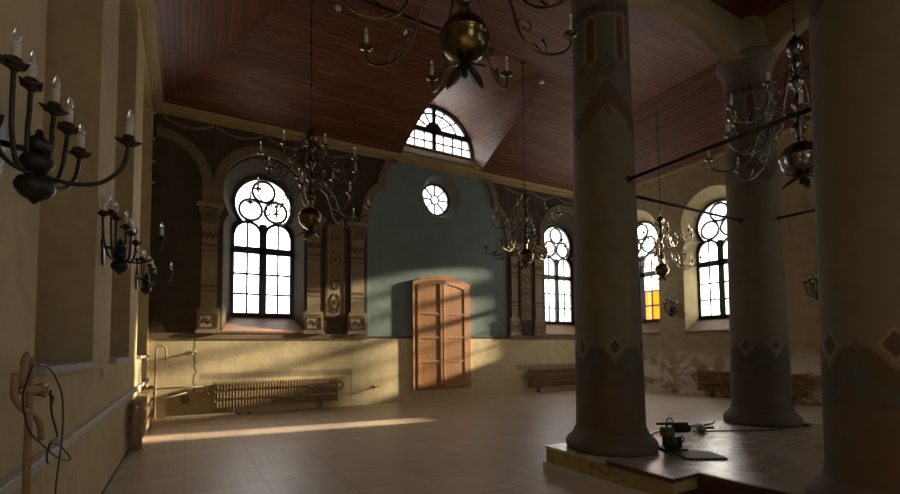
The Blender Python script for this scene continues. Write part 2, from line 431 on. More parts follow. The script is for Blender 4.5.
oc_f=[(OC[0]+.70*cos(a*pi/24),OC[1]+.70*sin(a*pi/24)) for a in range(48)]
oc_b=[(OC[0]-.03+.52*cos(a*pi/24),OC[1]+.52*sin(a*pi/24)) for a in range(48)]
w.poly(NICHE,[oc_f],back,.03,2)
w.strip([back(*p,0) for p in NICHE],[back(*p,.03) for p in NICHE],2)
w.strip([back(*p,.03) for p in oc_f],[back(*p,.50) for p in oc_b],4,True,True)
w.strip([back(*p,.50) for p in oc_b],[back(*p,.58) for p in oc_b],4,True,True)
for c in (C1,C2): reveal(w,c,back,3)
# upper wall round the lunette window
LC=(7.05,8.17); LR=1.47
lun=[(LC[0]+LR*cos(pi*i/32),LC[1]+LR*sin(pi*i/32)) for i in range(33)]
w.strip([back(*p,.4) for p in lun],[back(*p,.56) for p in lun],3)
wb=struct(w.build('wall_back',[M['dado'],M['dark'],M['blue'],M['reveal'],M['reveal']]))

make_window('window_1',C1,back); make_window('window_2',C2,back)
# round window
r_=struct(empty('window_3',back(OC[0]-.03,OC[1],.5))); inv=Matrix.Translation(-r_.location)
f=MB(); cx,cz=OC[0]-.03,OC[1]
f.ribbon([(cx+.505*cos(a*pi/24),cz+.505*sin(a*pi/24)) for a in range(48)],.06,.48,.56,back,True)
f.ribbon([(cx+.145*cos(a*pi/16),cz+.145*sin(a*pi/16)) for a in range(32)],.05,.48,.55,back,True)
for k in range(8):
    a=math.radians(k*45+90); f.ribbon([(cx+.15*cos(a),cz+.15*sin(a)),(cx+.49*cos(a),cz+.49*sin(a))],.05,.49,.55,back)
f.xf(inv).build('window_frame',M['framepaint'],r_)
MB().plate([(cx+.5*cos(a*pi/24),cz+.5*sin(a*pi/24)) for a in range(48)],back,.512,.52).xf(inv).build('pane',M['glass'],r_)
# half-round window
r_=struct(empty('window_4',back(LC[0],LC[1],.5))); inv=Matrix.Translation(-r_.location)
f=MB(); X,Z=LC
f.ribbon(lun+[(X-LR,Z)],.09,.46,.55,back); f.ribbon([(X-LR,Z),(X+LR,Z)],.10,.46,.55,back)
f.ribbon([(X,Z),(X,Z+LR)],.14,.46,.55,back)
zb=Z+.66; f.ribbon([(X-1.33,zb),(X+1.33,zb)],.18,.46,.55,back)
f.ribbon([(X-1.38,Z+.30),(X+1.38,Z+.30)],.045,.48,.54,back)
for s in (-1,1):
    for k in (1,2,3):
        u=s*k*.36; f.ribbon([(X+u,Z+.03),(X+u,min(zb,Z+sqrt(LR**2-u*u)))],.045,.48,.54,back)
    for a in (30,60):
        aa=math.radians(90-s*(90-a)) if s>0 else math.radians(180-a)
        aa=math.radians(a) if s>0 else math.radians(180-a)
        rr=1
        while math.hypot(rr*cos(aa),.66+rr*sin(aa))>LR-.02: rr-=.01
        f.ribbon([(X+.28*cos(aa),zb+.28*sin(aa)),(X+rr*cos(aa),zb+rr*sin(aa))],.045,.48,.54,back)
mid=arc(X,zb,.60,4,176,24); f.ribbon([(p[0]*1.0+(p[0]-X)*.45,p[1]) for p in mid],.05,.48,.54,back)
f.plate(arc(X,zb+.02,.30,0,180,16),back,.47,.54)
f.xf(inv).build('window_frame',M['framepaint'],r_)
MB().plate(lun,back,.505,.512).xf(inv).build('pane',M['glass'],r_)
for (c,s,nm) in (((OC[0],OC[1]),(1.1,1.1),0),((LC[0],LC[1]+.7),(2.9,1.5),1)):
    l=bpy.data.lights.new('daylight_opening','AREA'); l.shape='RECTANGLE'; l.size,l.size_y=s; l.cycles.is_portal=True
    lo=bpy.data.objects.new('daylight_opening',l); COL.objects.link(lo); lo.location=back(c[0],c[1],.85); lo.rotation_euler=(math.radians(-90),0,0)

# relief on the back wall: pilasters, arches, panels (one trim object per element)
tn=[0]
def trim(mb, mats):
    tn[0]+=1; return struct(mb.build('trim_%d'%tn[0], mats))
def pilaster(x0,x1,zt=5.25,base=.52):
    m=MB(); x=(x0+x1)/2; h=(x1-x0)/2; zb=ZD+.12
    m.box((x-h-.03,YB-.10,zb),(x+h+.03,YB+.001,zb+.08)); m.box((x-h,YB-.08,zb+.08),(x+h,YB+.001,zb+base))
    m.ribbon([(x-h+.06,zb+.14),(x+h-.06,zb+.14),(x+h-.06,zb+base-.06),(x-h+.06,zb+base-.06)],.025,-.095,-.08,back,True,1)
    m.ribbon([(x-h+.12,zb+.25),(x-.04,zb+.36),(x+.04,zb+.25),(x+h-.12,zb+.36)],.03,-.092,-.08,back,False,1)
    m.box((x-h-.01,YB-.10,zb+base),(x+h+.01,YB+.001,zb+base+.05)); m.box((x-h+.02,YB-.085,zb+base+.05),(x+h-.02,YB+.001,zb+base+.10))
    s0=zb+base+.10; s1=zt-.55; q=h-.075
    m.box((x-q,YB-.06,s0),(x+q,YB+.001,s1))
    for z in (s0+.42,s1-.62):                       # painted bands of the shaft
        m.ribbon([(x-q,z),(x+q,z)],.03,-.066,-.06,back,False,1)
        m.ribbon([(x-q+q*2*i/8,z+.10+(.05 if i%2 else 0)) for i in range(9)],.035,-.066,-.06,back,False,1)
    m.ribbon([(x-q+q*2*i/6,s1-.30+(.10 if i%2 else 0)) for i in range(7)],.07,-.068,-.06,back,False,1)
    m.box((x-q-.03,YB-.08,s1),(x+q+.03,YB+.001,s1+.05))
    # capital: flared bell with two rows of leaves and volutes
    for i in range(6):
        k=i/6; e=q+(h+.02-q)*k**1.6; m.box((x-e,YB-.07-.05*k,s1+.05+i*.06),(x+e,YB+.001,s1+.05+(i+1)*.06))
    for row in (0,1):
        for i in range(4):
            u=x-q*.8+q*1.6*i/3; z=s1+.07+row*.15
            m.ribbon([(u-.05,z),(u-.045,z+.10),(u,z+.15),(u+.045,z+.10),(u+.05,z)],.022,-.13-.02*row,-.06,back,False,0)
    for s in (-1,1):
        m.ribbon([(x+s*(h-.07)+.055*cos(a*pi/6),s1+.36+.055*sin(a*pi/6)) for a in range(12)],.03,-.15,-.06,back,True)
    m.box((x-h-.05,YB-.15,zt-.11),(x+h+.05,YB+.001,zt)); 
    return m
PIL=[(.20,.70),(2.75,3.25),(3.97,4.50),(9.70,10.12),(10.76,11.26),(13.38,13.86)]
for a,b_ in PIL: trim(pilaster(a,b_),[M['relief'],M['ornament']])
# arches over windows and the blind arch in the corner
def archband(c, a0=0, a1=180, foot=True):
    m=MB(); R=1.25; pts=arc(c,5.72,R-.12,a0,a1,32)
    if foot:
        if a0==0: pts=[(c+R-.12,5.25)]+pts
        if a1==180: pts=pts+[(c-R+.12,5.25)]
    m.ribbon(pts,.24,-.05,.002,back)
    m.ribbon([(c+(p[0]-c)*1.05,5.72+(p[1]-5.72)*1.05) for p in pts],.03,-.065,-.05,back)
    m.ribbon([(c+(p[0]-c)*.94,5.72+(p[1]-5.72)*.94) for p in pts],.025,-.06,-.05,back)
    return m
trim(archband(C1),M['archband']); trim(archband(C2),M['archband'])
trim(archband(-.75,0,88),M['archband'])
m=MB(); m.ribbon([(p[0]-.11,p[1]) for p in nl[1:]],.22,-.05,.002,back); m.ribbon([(p[0]-.20,p[1]) for p in nl[1:]],.03,-.065,-.05,back); trim(m,M['archband'])
m=MB(); m.ribbon([(p[0]+.11,p[1]) for p in nr[:-1]],.22,-.05,.002,back); m.ribbon([(p[0]+.20,p[1]) for p in nr[:-1]],.03,-.065,-.05,back); trim(m,M['archband'])
# arabesque panels between the pilaster pairs
def arab(x0,x1):
    m=MB(); z0,z1=2.5,5.15; x=(x0+x1)/2; h=(x1-x0)/2
    m.box((x0,YB-.02,z0),(x1,YB+.001,z1),0)
    m.ribbon([(x0+.03,z0+.03),(x1-.03,z0+.03),(x1-.03,z1-.03),(x0+.03,z1-.03)],.06,-.035,-.02,back,True,1)
    for k in range(4):
        zc=z0+.42+k*.6
        for s in (-1,1):
            m.ribbon([(x+s*(.03+.11*sin(i*pi/8)),zc-.24+.48*i/8) for i in range(9)],.026,-.032,-.02,back,False,1)
            m.ribbon([(x+s*(.10+.05*cos(a*.52)*(1-a/16)),zc+.05*sin(a*.52)*(1-a/16)) for a in range(13)],.018,-.03,-.02,back,False,1)
        m.plate([(x,zc-.08),(x+.05,zc),(x,zc+.08),(x-.05,zc)],back,-.034,-.02,1)
    m.ribbon([(x-.13,z0+.2),(x-.05,z0+.12),(x+.05,z0+.12),(x+.13,z0+.2)],.03,-.032,-.02,back,False,1)
    return m
trim(arab(3.32,3.90),[M['relief'],M['ornament']]); trim(arab(10.18,10.70),[M['relief'],M['ornament']])
# ledge between dado and painted zone, and faint swags under the cornice
m=MB(); m.box((XL,YB-.03,ZD-.02),(4.55,YB+.001,ZD+.12)); trim(m,M['archband'])
m=MB(); m.box((2*CN-4.55,YB-.03,ZD-.02),(XR,YB+.001,ZD+.12)); trim(m,M['archband'])
for x0 in (-.6,.55,1.75,2.95,9.6,10.8,12.0):
    m=MB(); m.ribbon([(x0+1.1*i/12,7.24-.16*sin(pi*i/12)) for i in range(13)],.05,-.02,.002,back); trim(m,M['archband'])

# ------------------------------------------------------------------ right, front, left walls
CA,CB = 11.30,8.36
RW=[CA,CB,-2.66,-5.6]
w=MB()
w.poly([(YF,0),(YB+.6,0),(YB+.6,10.5),(YF,10.5)],[front_outline(c) for c in RW],right,0,0)  # run up past the ceiling, out of view, to block the sun there
for c in RW: reveal(w,c,right,1)
struct(w.build('wall_right',[M['ochre_peel'],M['ochre']]))
make_window('window_5',CA,right,orange=True,sill='sillwood_dark'); make_window('window_6',CB,right,frost=1,sill='sillwood_dark')  # frosting of one leaf is added to cut its sunbeam
make_window('window_7',RW[2],right); make_window('window_8',RW[3],right)  # unseen windows behind the camera, added to light the room
FW=[C1,C2]  # front-wall windows, never in view, added for more room light
w=MB(); w.poly([(XL,0),(XR,0),(XR,ZC+.15),(XL,ZC+.15)],[front_outline(c) for c in FW],front,0,0)
for c in FW: reveal(w,c,front,0)
struct(w.build('wall_front',M['ochre']))
for i,c in enumerate(FW): make_window('window_%d'%(9+i),c,front)
BAYS=[(3.62,5.58),(6.72,8.80),(10.1,12.15),(-.3,1.75),(-3.4,-1.3),(-6.4,-4.4)]
def bay(a,b): 
    r=(b-a)/2; return [(b,1.50),(b,7.0)]+[((a+b)/2+r*cos(math.radians(q)),7.0+.22*sin(math.radians(q))) for q in range(15,180,15)]+[(a,7.0),(a,1.50)]
w=MB(); w.poly([(YF,0),(YB,0),(YB,ZC+.15),(YF,ZC+.15)],[bay(*b) for b in BAYS],left,0,0)
for i,b in enumerate(BAYS):
    o=bay(*b); w.strip([left(*p,0) for p in o],[left(*p,.75) for p in o],0)
    if i<6: w.poly(o,[],left,.75,0); continue
    r_=struct(empty('window_%d'%(10+i),left((b[0]+b[1])/2,1.5,.7))); inv=Matrix.Translation(-r_.location); f=MB(); cb_=(b[0]+b[1])/2
    f.ribbon(o,.16,.66,.74,left,True); f.ribbon([(cb_,1.5),(cb_,6.1)],.1,.67,.73,left)
    for z in (2.4,3.3,4.2,5.1): f.ribbon([(b[0],z),(b[1],z)],.05,.67,.73,left)
    f.xf(inv).build('window_frame',M['framepaint'],r_); MB().plate(o,left,.70,.706).xf(inv).build('pane',M['glass'],r_)
    l=bpy.data.lights.new('daylight_opening','AREA'); l.shape='RECTANGLE'; l.size=4.8; l.size_y=2.2; l.cycles.is_portal=True
    lo=bpy.data.objects.new('daylight_opening',l); COL.objects.link(lo); lo.location=left(cb_,3.8,1.0); lo.rotation_euler=(0,math.radians(-90),0)
struct(w.build('wall_left',M['ochre']))
for b in BAYS:
    m=MB(); m.box((XL-.75,b[0]+.002,1.46),(XL-.001,b[1]-.002,1.51)); m.box((XL-.001,b[0]-.05,1.46),(XL+.07,b[1]+.10,1.51)); trim(m,M['slab'])
# long white heating rail ledge along the left wall
m=MB(); m.bbox((XL-.001,YF+.1,.90),(XL+.06,YB-.02,.97),.012); trim(m,M['white_trim'])
m=MB(); m.box((XL-.001,YF+.1,0),(XL+.015,YB-.02,.035)); m.build('baseboard_left',M['darkwood'])['kind']='structure'

# cornice round the room
prof=[(0,7.30),(.05,7.30),(.05,7.36),(.10,7.38),(.10,7.44),(.17,7.47),(.20,7.50),(.20,7.56),(0,7.56)]
def cornice(pts):
    m=MB()
    for i in range(len(prof)-1):
        (d0,z0),(d1,z1)=prof[i],prof[i+1]
        m.add([pts(0,d0,z0),pts(1,d0,z0),pts(1,d1,z1),pts(0,d1,z1)],[(0,1,2,3)])
    return m
def lerp(a,b,t): return a+(b-a)*t
trim(cornice(lambda t,d,z:(lerp(XL+d,XR-d,t),YB-d,z)),M['cornice'])
trim(cornice(lambda t,d,z:(XL+d,lerp(YF+d,YB-d,t),z)),M['cornice'])
trim(cornice(lambda t,d,z:(XR-d,lerp(YF+d,YB-d,t),z)),M['cornice'])
trim(cornice(lambda t,d,z:(lerp(XL+d,XR-d,t),YF+d,z)),M['cornice'])

# ------------------------------------------------------------------ floor
m=MB(); m.add([(XL-.02,YF,0),(XR+.02,YF,0),(XR+.02,YB+.02,0),(XL-.02,YB+.02,0)],[(0,1,2,3)]); struct(m.build('floor',M['floor']))

# ------------------------------------------------------------------ wooden ceiling: sloping sides, lunette vault, upper flat
cl=MB(); UV=[]
def face(vs, uvs, mi=0):
    cl.add(vs,[tuple(range(len(vs)))],mi); UV.append(uvs)
XI0,XI1,YI,ZI = 2.1,12.25,9.35,9.22
x0,x1,y1,y0 = XL+.19,XR-.19,YB-.19,YF+.19
YJ=y0+(y1-YI)
# lunette opening on the back slope (left to right)
k=(ZI-ZC)/(y1-YI)
def slope_pt(x,z): return (x, y1-(z-ZC)/k, z)
lim=[(5.55,7.56),(5.60,7.95),(5.70,8.30),(5.94,8.63),(6.28,8.93),(6.62,9.12),(7.05,9.20),(7.6,9.21),(8.1,9.20),(8.44,9.13),(8.62,8.98),(8.62,8.62),(8.52,8.25),(8.46,7.9),(8.46,7.56)]
lim=[tuple(p) for p in smooth_path([(a,b_,0) for a,b_ in lim],3)]
hole=[(p[0],p[1]) for p in lim]
outer=[(x0,ZC),(5.4,ZC),(5.55,7.5)]+hole+[(8.46,7.5),(8.6,ZC),(x1,ZC),(XI1,ZI),(XI0,ZI)]
outer=[(x0,ZC)]+[(5.54,ZC)]+hole+[(8.47,ZC),(x1,ZC),(XI1,ZI),(XI0,ZI)]
tri=tessellate_polygon([[Vector((p[0],p[1],0)) for p in outer]])
sl=sqrt(1+1/k**2)
for tr in tri:
    face([slope_pt(*outer[i]) for i in tr],[(outer[i][0],outer[i][1]*sl) for i in tr])
def quad(a,b,c,d,along):
    """uv: u along direction 'along', v across"""
    al=Vector(along).normalized(); P=[Vector(q) for q in (a,b,c,d)]
    nrm=(P[1]-P[0]).cross(P[2]-P[0]).normalized(); ac=nrm.cross(al)
    face([tuple(q) for q in P],[(q.dot(al),q.dot(ac)) for q in P])
quad((x0,y0,ZC),(x0,y1,ZC),(XI0,YI,ZI),(XI0,YJ,ZI),(0,1,0))
quad((x1,y0,ZC),(x1,y1,ZC),(XI1,YI,ZI),(XI1,YJ,ZI),(0,1,0))
quad((x0,y0,ZC),(x1,y0,ZC),(XI1,YJ,ZI),(XI0,YJ,ZI),(1,0,0))
quad((XI0,YJ,ZI),(XI1,YJ,ZI),(XI1,YI,ZI),(XI0,YI,ZI),(1,0,0))
# vault from the window to the slope
n=len(hole); win=[]
for i in range(n):
    s=i/(n-1)
    L0=.45; tot=2*L0+pi*1.52; q=s*tot
    if q<L0: win.append((LC[0]-1.52,LC[1]-L0+q))
    elif q>tot-L0: win.append((LC[0]+1.52,LC[1]-(q-(tot-L0))))
    else:
        a=pi-(q-L0)/1.52; win.append((LC[0]+1.52*cos(a),LC[1]+1.52*sin(a)))
K=6; v=0
for i in range(n-1):
    a=Vector(back(*win[i],.42)); b_=Vector(back(*win[i+1],.42)); c=Vector(slope_pt(*hole[i+1])); d=Vector(slope_pt(*hole[i]))
    dv=(b_-a).length
    for j in range(K):
        p0=a.lerp(d,j/K);p1=b_.lerp(c,j/K);p2=b_.lerp(c,(j+1)/K);p3=a.lerp(d,(j+1)/K)
        lu=(d-a).length
        face([tuple(q) for q in (p0,p1,p2,p3)],[(lu*j/K,v),(lu*j/K,v+dv),(lu*(j+1)/K,v+dv),(lu*(j+1)/K,v)])
    v+=dv
# wall ring round the half-round window, and the sill below it
w0=[Vector(back(*p,.42)) for p in win]
ln=[(LC[0]-LR,LC[1]-.45)]+[(LC[0]+LR*cos(pi-pi*i/(n-3)),LC[1]+LR*sin(pi*i/(n-3))) for i in range(n-2)]+[(LC[0]+LR,LC[1]-.45)]
for i in range(n-1):
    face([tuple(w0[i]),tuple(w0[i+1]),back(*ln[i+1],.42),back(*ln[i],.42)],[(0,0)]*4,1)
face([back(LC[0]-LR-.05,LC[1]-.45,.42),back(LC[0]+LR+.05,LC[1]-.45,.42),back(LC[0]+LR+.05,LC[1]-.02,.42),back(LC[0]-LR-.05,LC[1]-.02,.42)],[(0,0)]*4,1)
face([(LC[0]-1.62,y1-.12,ZC+.075),(LC[0]+1.55,y1-.12,ZC+.075),back(LC[0]+1.62,LC[1]-.06,.42),back(LC[0]-1.62,LC[1]-.06,.42)],[(0,0)]*4,2)
co=cl.build('ceiling',[M['ceil'],M['framepaint'],M['cornice']],None,False)
uvl=co.data.uv_layers.new(name='UVMap')
i=0
for fuv in UV:
    for q in fuv: uvl.data[i].uv=q; i+=1
struct(co)
m=MB(); m.poly([(XL-.3,7.45),(XR,7.45),(XR,10.5),(XL-.3,10.5)],[[(p[0],p[1]) for p in win]],back,.43); struct(m.build('wall_gable_light_block',M['ochre']))  # unseen attic wall added to stop light leaking past the vault
m=MB(); m.box((XL-.3,YF-.3,10.45),(XR+.05,YB+.6,10.55)); struct(m.build('roof_sun_block',M['darkwood']))  # unseen slab added to keep sun and sky off the ceiling boards
# narrow dark joint batten along the break of the slope
m=MB(); m.box((XI0,YI-.05,ZI-.045),(6.7,YI+.03,ZI+.01)); trim(m,M['darkwood'])
# little round ceiling vents
for x,y,l in ((4.33,9.62,'small round white ceiling vent left of the large foreground chandelier'),(8.55,9.62,'small round white ceiling vent above the vault opening near the painted column'),(2.75,9.62,'small round white ceiling vent at top edge beside the left chandelier chain')):
    z=ZC+k*(y1-y); m=MB(); m.lathe([(.065,0),(.07,-.01),(.062,-.03),(.03,-.035)],20); m.lathe([(.03,-.035),(.028,-.045),(.01,-.05)],16)
    o=m.build('ceiling_vent',M['ceramic']); o.location=(x,y,z); o.rotation_euler=(-math.atan(k),0,0); tag(o,l,'vent')

# ------------------------------------------------------------------ platform with its columns and arches
XC0,XC1,YC0,YC1 = 4.84,8.55,1.45,4.25
PH=.285
PO=[(4.20,4.78),(4.20,2.93),(4.62,2.93),(4.62,2.0),(4.20,2.0),(4.20,.92),(9.10,.92),(9.10,4.78)]
pl=empty('platform',(4.2,4.78,0)); inv=Matrix.Translation((-4.2,-4.78,0))
flat=lambda u,v,d:(u,v,d)
m=MB(); m.poly(PO,[],flat,0); m.strip([flat(*p,0) for p in PO],[flat(*p,PH-.03) for p in PO]); m.xf(inv).build('plinth',M['plat'],pl)
DO=[(4.19,4.79),(4.19,2.92),(4.63,2.92),(4.63,2.01),(4.19,2.01),(4.19,.91),(9.11,.91),(9.11,4.79)]
m=MB(); m.plate(DO,flat,PH-.03,PH); m.xf(inv).build('deck',M['deck'],pl)
m=MB(); m.ribbon([(4.21,3.75),(4.21,2.94),(4.64,2.94),(4.64,1.99)],.05,PH-.04,PH+.004,flat); m.xf(inv).build('edge_board',M['darkwood'],pl)
m=MB(); m.ribbon([(9.12,4.80),(4.18,4.80),(4.18,2.93)],.03,0,.075,flat); m.xf(inv).build('skirting',M['white_trim'],pl)
m=MB(); m.box((4.25,2.01,0),(4.60,2.92,.14)); m.box((4.60,2.0,0),(4.615,2.93,PH-.03)); m.xf(inv).build('step',M['darkwood'],pl)
tag(pl,'low raised floor platform with parquet top and worn yellow plaster side','platform')

def paint(phi,z):
    r=.42; base=(.145,.127,.088)
    p=((phi*6/(2*pi)+.5)%1)-.5; s=p*2*pi/6*r; q=((phi*6/(2*pi))%1)-.5; sq=q*2*pi/6*r
    p3=((phi*3/(2*pi)+.5)%1)-.5
    c=base
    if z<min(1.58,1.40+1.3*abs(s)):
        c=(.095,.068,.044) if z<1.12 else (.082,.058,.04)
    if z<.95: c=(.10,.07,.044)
    dz=abs(p)*2
    zc=1.20+.36*dz**2
    if abs(z-zc)<.030+.02*(1-dz): c=(.060,.078,.070)
    if abs(sq)<.032*(1-abs(z-1.33)/.22)+.008 and 1.16<z<1.58: c=(.060,.078,.070)
    if abs(sq)<.022 and 1.56<z<1.64: c=(.10,.10,.09)
    e=abs(s)/.072+abs(z-1.60)/.10
    if e<1: c=(.075,.048,.045)
    elif e<1.42: c=(.21,.18,.125)
    # upper ornament
    sc=4.98-.17*(1-cos(2*pi*p))/2
    if z>sc: c=(.12,.105,.078)
    if abs(z-sc)<.014: c=(.09,.07,.055)
    e=max(abs(sq)/.062, (abs(z-5.58)-.22)/.09+abs(sq)/.062*.6)
    if z>5.15:
        if e<1: c=(.10,.05,.04)
        elif e<1.5: c=(.19,.165,.12)
    if abs(z-5.90)<.02 : c=(.17,.145,.11)
    e=math.hypot(s,z-5.20)
    if e<.125: c=(.08,.06,.05)
    if .07<e<.09 or e<.03: c=(.14,.12,.085)
    if abs(s)<.02 and 5.3<z<5.40: c=(.08,.06,.05)
    if z>5.93: c=(.08,.042,.032) if (int(phi*40/(2*pi))%2 and z<6.05) else (.10,.075,.055)
    zz=5.0-.40*abs(p3)*2
    if zz-.27<z<zz: c=(.09,.06,.044)
    if abs(p3)<.03*(1+(4.74-z)*6)*1.0 and 4.56<z<4.73: c=(.105,.07,.055)
    return c
def make_column():
    root=empty('column')
    NA,z0,z1,dz=288,.22,5.80,.0125
    nz=int((z1-z0)/dz)+1; vs=[];cols=[];fs=[]
    for j in range(nz):
        z=z0+j*dz; r=.435-.075*(z/6.3)**1.15
        if z<.34: r+=.03*((.34-z)/.12)**2
        for i in range(NA):
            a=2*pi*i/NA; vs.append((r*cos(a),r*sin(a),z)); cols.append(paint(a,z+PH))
    for j in range(nz-1):
        for i in range(NA):
            k=(i+1)%NA; fs.append((j*NA+i,j*NA+k,(j+1)*NA+k,(j+1)*NA+i))
    m=MB(); m.add(vs,fs,0,True); o=m.build('shaft',M['shaft'],root,False)
    ca=o.data.color_attributes.new('paint','FLOAT_COLOR','POINT')
    ca.data.foreach_set('color',[q for c in cols for q in (*c,1)])
    m=MB(); m.lathe([(.555,0),(.57,.03),(.57,.09),(.55,.13),(.515,.16),(.485,.19),(.468,.22),(.46,.25),(.40,.25)],64); m.build('base',M['colbase'],root)
    m=MB(); h=5.78
    m.lathe([(.355,h),(.375,h+.03),(.375,h+.06),(.36,h+.08),(.365,h+.20),(.385,h+.32),(.42,h+.42),(.465,h+.49),(.475,h+.52),(.475,h+.56),(.43,h+.56)],48)
    m.build('capital',M['capital'],root)
    return root
cam_ang=lambda x,y: atan2(-y,-x)
col0=make_column()
spec=[(XC0,YC1,math.radians(10.5),'round painted plaster column at the platform corner beside the power tool'),
      (XC1,YC1,math.radians(-25),'round painted plaster column standing before the radiator of right window wall'),
      (XC0,YC0,math.radians(5),'nearest round plaster column, cut by the right edge of the picture'),
      (XC1,YC0,math.radians(15),'far inner column of the platform behind the nearest column')]
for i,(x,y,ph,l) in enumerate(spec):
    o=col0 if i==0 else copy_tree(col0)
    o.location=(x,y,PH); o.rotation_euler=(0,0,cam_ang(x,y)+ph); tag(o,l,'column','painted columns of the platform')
# arches and the boarded ceiling over the platform
ar=MB(); ZS=6.52; T=.13
def arch_side(mpf, a, b):
    n=20; rise=.30; L=b-a
    cv=[(a+L*i/n, ZS+rise*(1-((i/n-.5)*2)**2)) for i in range(n+1)]
    ou=[(a-.33,ZS-.0)]+cv+[(b+.33,ZS),(b+.33,9.25),(a-.33,9.25)]
    ar.poly(ou,[],mpf,-T); ar.poly(ou,[],mpf,T); ar.strip([mpf(*p,-T) for p in ou],[mpf(*p,T) for p in ou])
for y in (YC0,YC1): arch_side(lambda u,z,d,y=y:(u,y+d,z), XC0+.42, XC1-.42)
for x in (XC0,XC1): arch_side(lambda u,z,d,x=x:(x+d,u,z), YC0+.42, YC1-.42)
for x in (XC0,XC1):
    for y in (YC0,YC1):
        sx=1 if x==XC0 else -1; sy=1 if y==YC0 else -1
        q=[(x+sx*.48,y+sy*.10),(x+sx*.10,y+sy*.48),(x-sx*.3,y+sy*.3),(x-sx*.3,y-sy*.3),(x+sx*.3,y-sy*.3)]
        ar.strip([(a,b_,6.50) for a,b_ in q],[(x+(a-x)*.8,y+(b_-y)*.8,7.25) for a,b_ in q]); ar.add([(a,b_,6.50) for a,b_ in q],[(0,1,2,3,4)])
struct(ar.build('arcade',M['arcade']))
m=MB(); cxx,cyy=(XC0+XC1)/2,(YC0+YC1)/2
lo=[(XC0+.1,YC0+.1,7.16),(XC1-.1,YC0+.1,7.16),(XC1-.1,YC1-.1,7.16),(XC0+.1,YC1-.1,7.16)]; hi=[(cxx+sx*.8,cyy+sy*.6,8.1) for sx,sy in ((-1,-1),(1,-1),(1,1),(-1,1))]
for i in range(4):
    j=(i+1)%4; m.add([lo[i],lo[j],hi[j],hi[i]],[(0,1,2,3)])
m.add(hi,[(0,1,2,3)])
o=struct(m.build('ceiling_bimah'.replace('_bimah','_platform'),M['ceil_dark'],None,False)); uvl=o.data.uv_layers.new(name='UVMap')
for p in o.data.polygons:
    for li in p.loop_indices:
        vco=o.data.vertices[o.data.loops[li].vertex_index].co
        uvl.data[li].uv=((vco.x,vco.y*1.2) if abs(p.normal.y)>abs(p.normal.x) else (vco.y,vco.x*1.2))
# iron tie rods
def rod(a,b,l):
    o=empty('tie_rod',a); A=Vector(a); B=Vector(b)-A
    MB().tube([(0,0,0),tuple(B*.5),tuple(B)],.022,10).build('rod',M['iron'],o)
    d=B.normalized(); q=d.to_track_quat('Z','Y').to_matrix().to_4x4()
    for p in (Vector((0,0,0)),B):
        m=MB(); m.lathe([(.05,-.02),(.055,0),(.05,.02)],12); m.xf(Matrix.Translation(p)@q); m.build('collar',M['iron'],o)
    tag(o,l,'tie rod','iron tie rods between the columns')
rod((XC0,YC1-.38,3.72),(XC0,YC0+.38,3.72),'black iron tie rod running up to the nearest column across the chandelier')
rod((XC0+.38,YC1,3.72),(XC1-.38,YC1,3.72),'black iron tie rod crossing before the right-wall windows between two columns')
rod((XC1,YC1-.38,3.72),(XC1,YC0+.38,3.72),'short visible black iron tie rod right of the far column')

# ------------------------------------------------------------------ chandeliers
def cand(mb_h=.125): 
    return MB().lathe([(.019,0),(.019,mb_h),(.012,mb_h+.006)],12)
def bulbm(z=.125): return MB().lathe([(.010,z),(.016,z+.015),(.0185,z+.03),(.016,z+.048),(.009,z+.066),(.003,z+.08)],12)
def panm(): return MB().lathe([(.010,-.07),(.02,-.055),(.014,-.04),(.022,-.025),(.06,-.012),(.068,0),(.060,0),(.028,-.008),(.026,.02),(.021,.022)],16)
armP=[(1.05,.13),(1.045,.07),(.98,.0),(.86,-.05),(.72,-.055),(.58,.02),(.50,.16),(.46,.32),(.38,.46),(.24,.56),(.12,.55),(.05,.50)]
def arm_mesh(R,z0):
    k=R/1.05; P=[(x*k,0,z*.95+z0) for x,z in armP]
    m=MB(); m.tube(smooth_path(P,4),.0125,8)
    # scrolls and leaf sprouts of the arm
    m.tube([(.50*k+.0,0,.16*.95+z0)]+[(.50*k+.085-.085*cos(a*.55)*(1-a/16),0,.16+.085*sin(a*.55)*(1-a/16)+z0) for a in range(1,12)],[.009]*12,6)
    m.tube([(.80*k,0,-.05+z0),(.79*k,0,.02+z0),(.75*k,0,.07+z0),(.78*k,0,.10+z0)],[.012,.014,.012,.005],6)
    m.tube([(.74*k,0,-.05+z0),(.70*k,0,-.01+z0),(.66*k,0,.03+z0)],[.012,.013,.004],6)
    m.tube([(.24*k,0,.53+z0)]+[(.24*k-.07*sin(a*.6)*(1-a/14)*1.0,0,.53+.07-.07*cos(a*.6)*(1-a/14)+z0) for a in range(1,10)],[.009]*10,6)
    return m
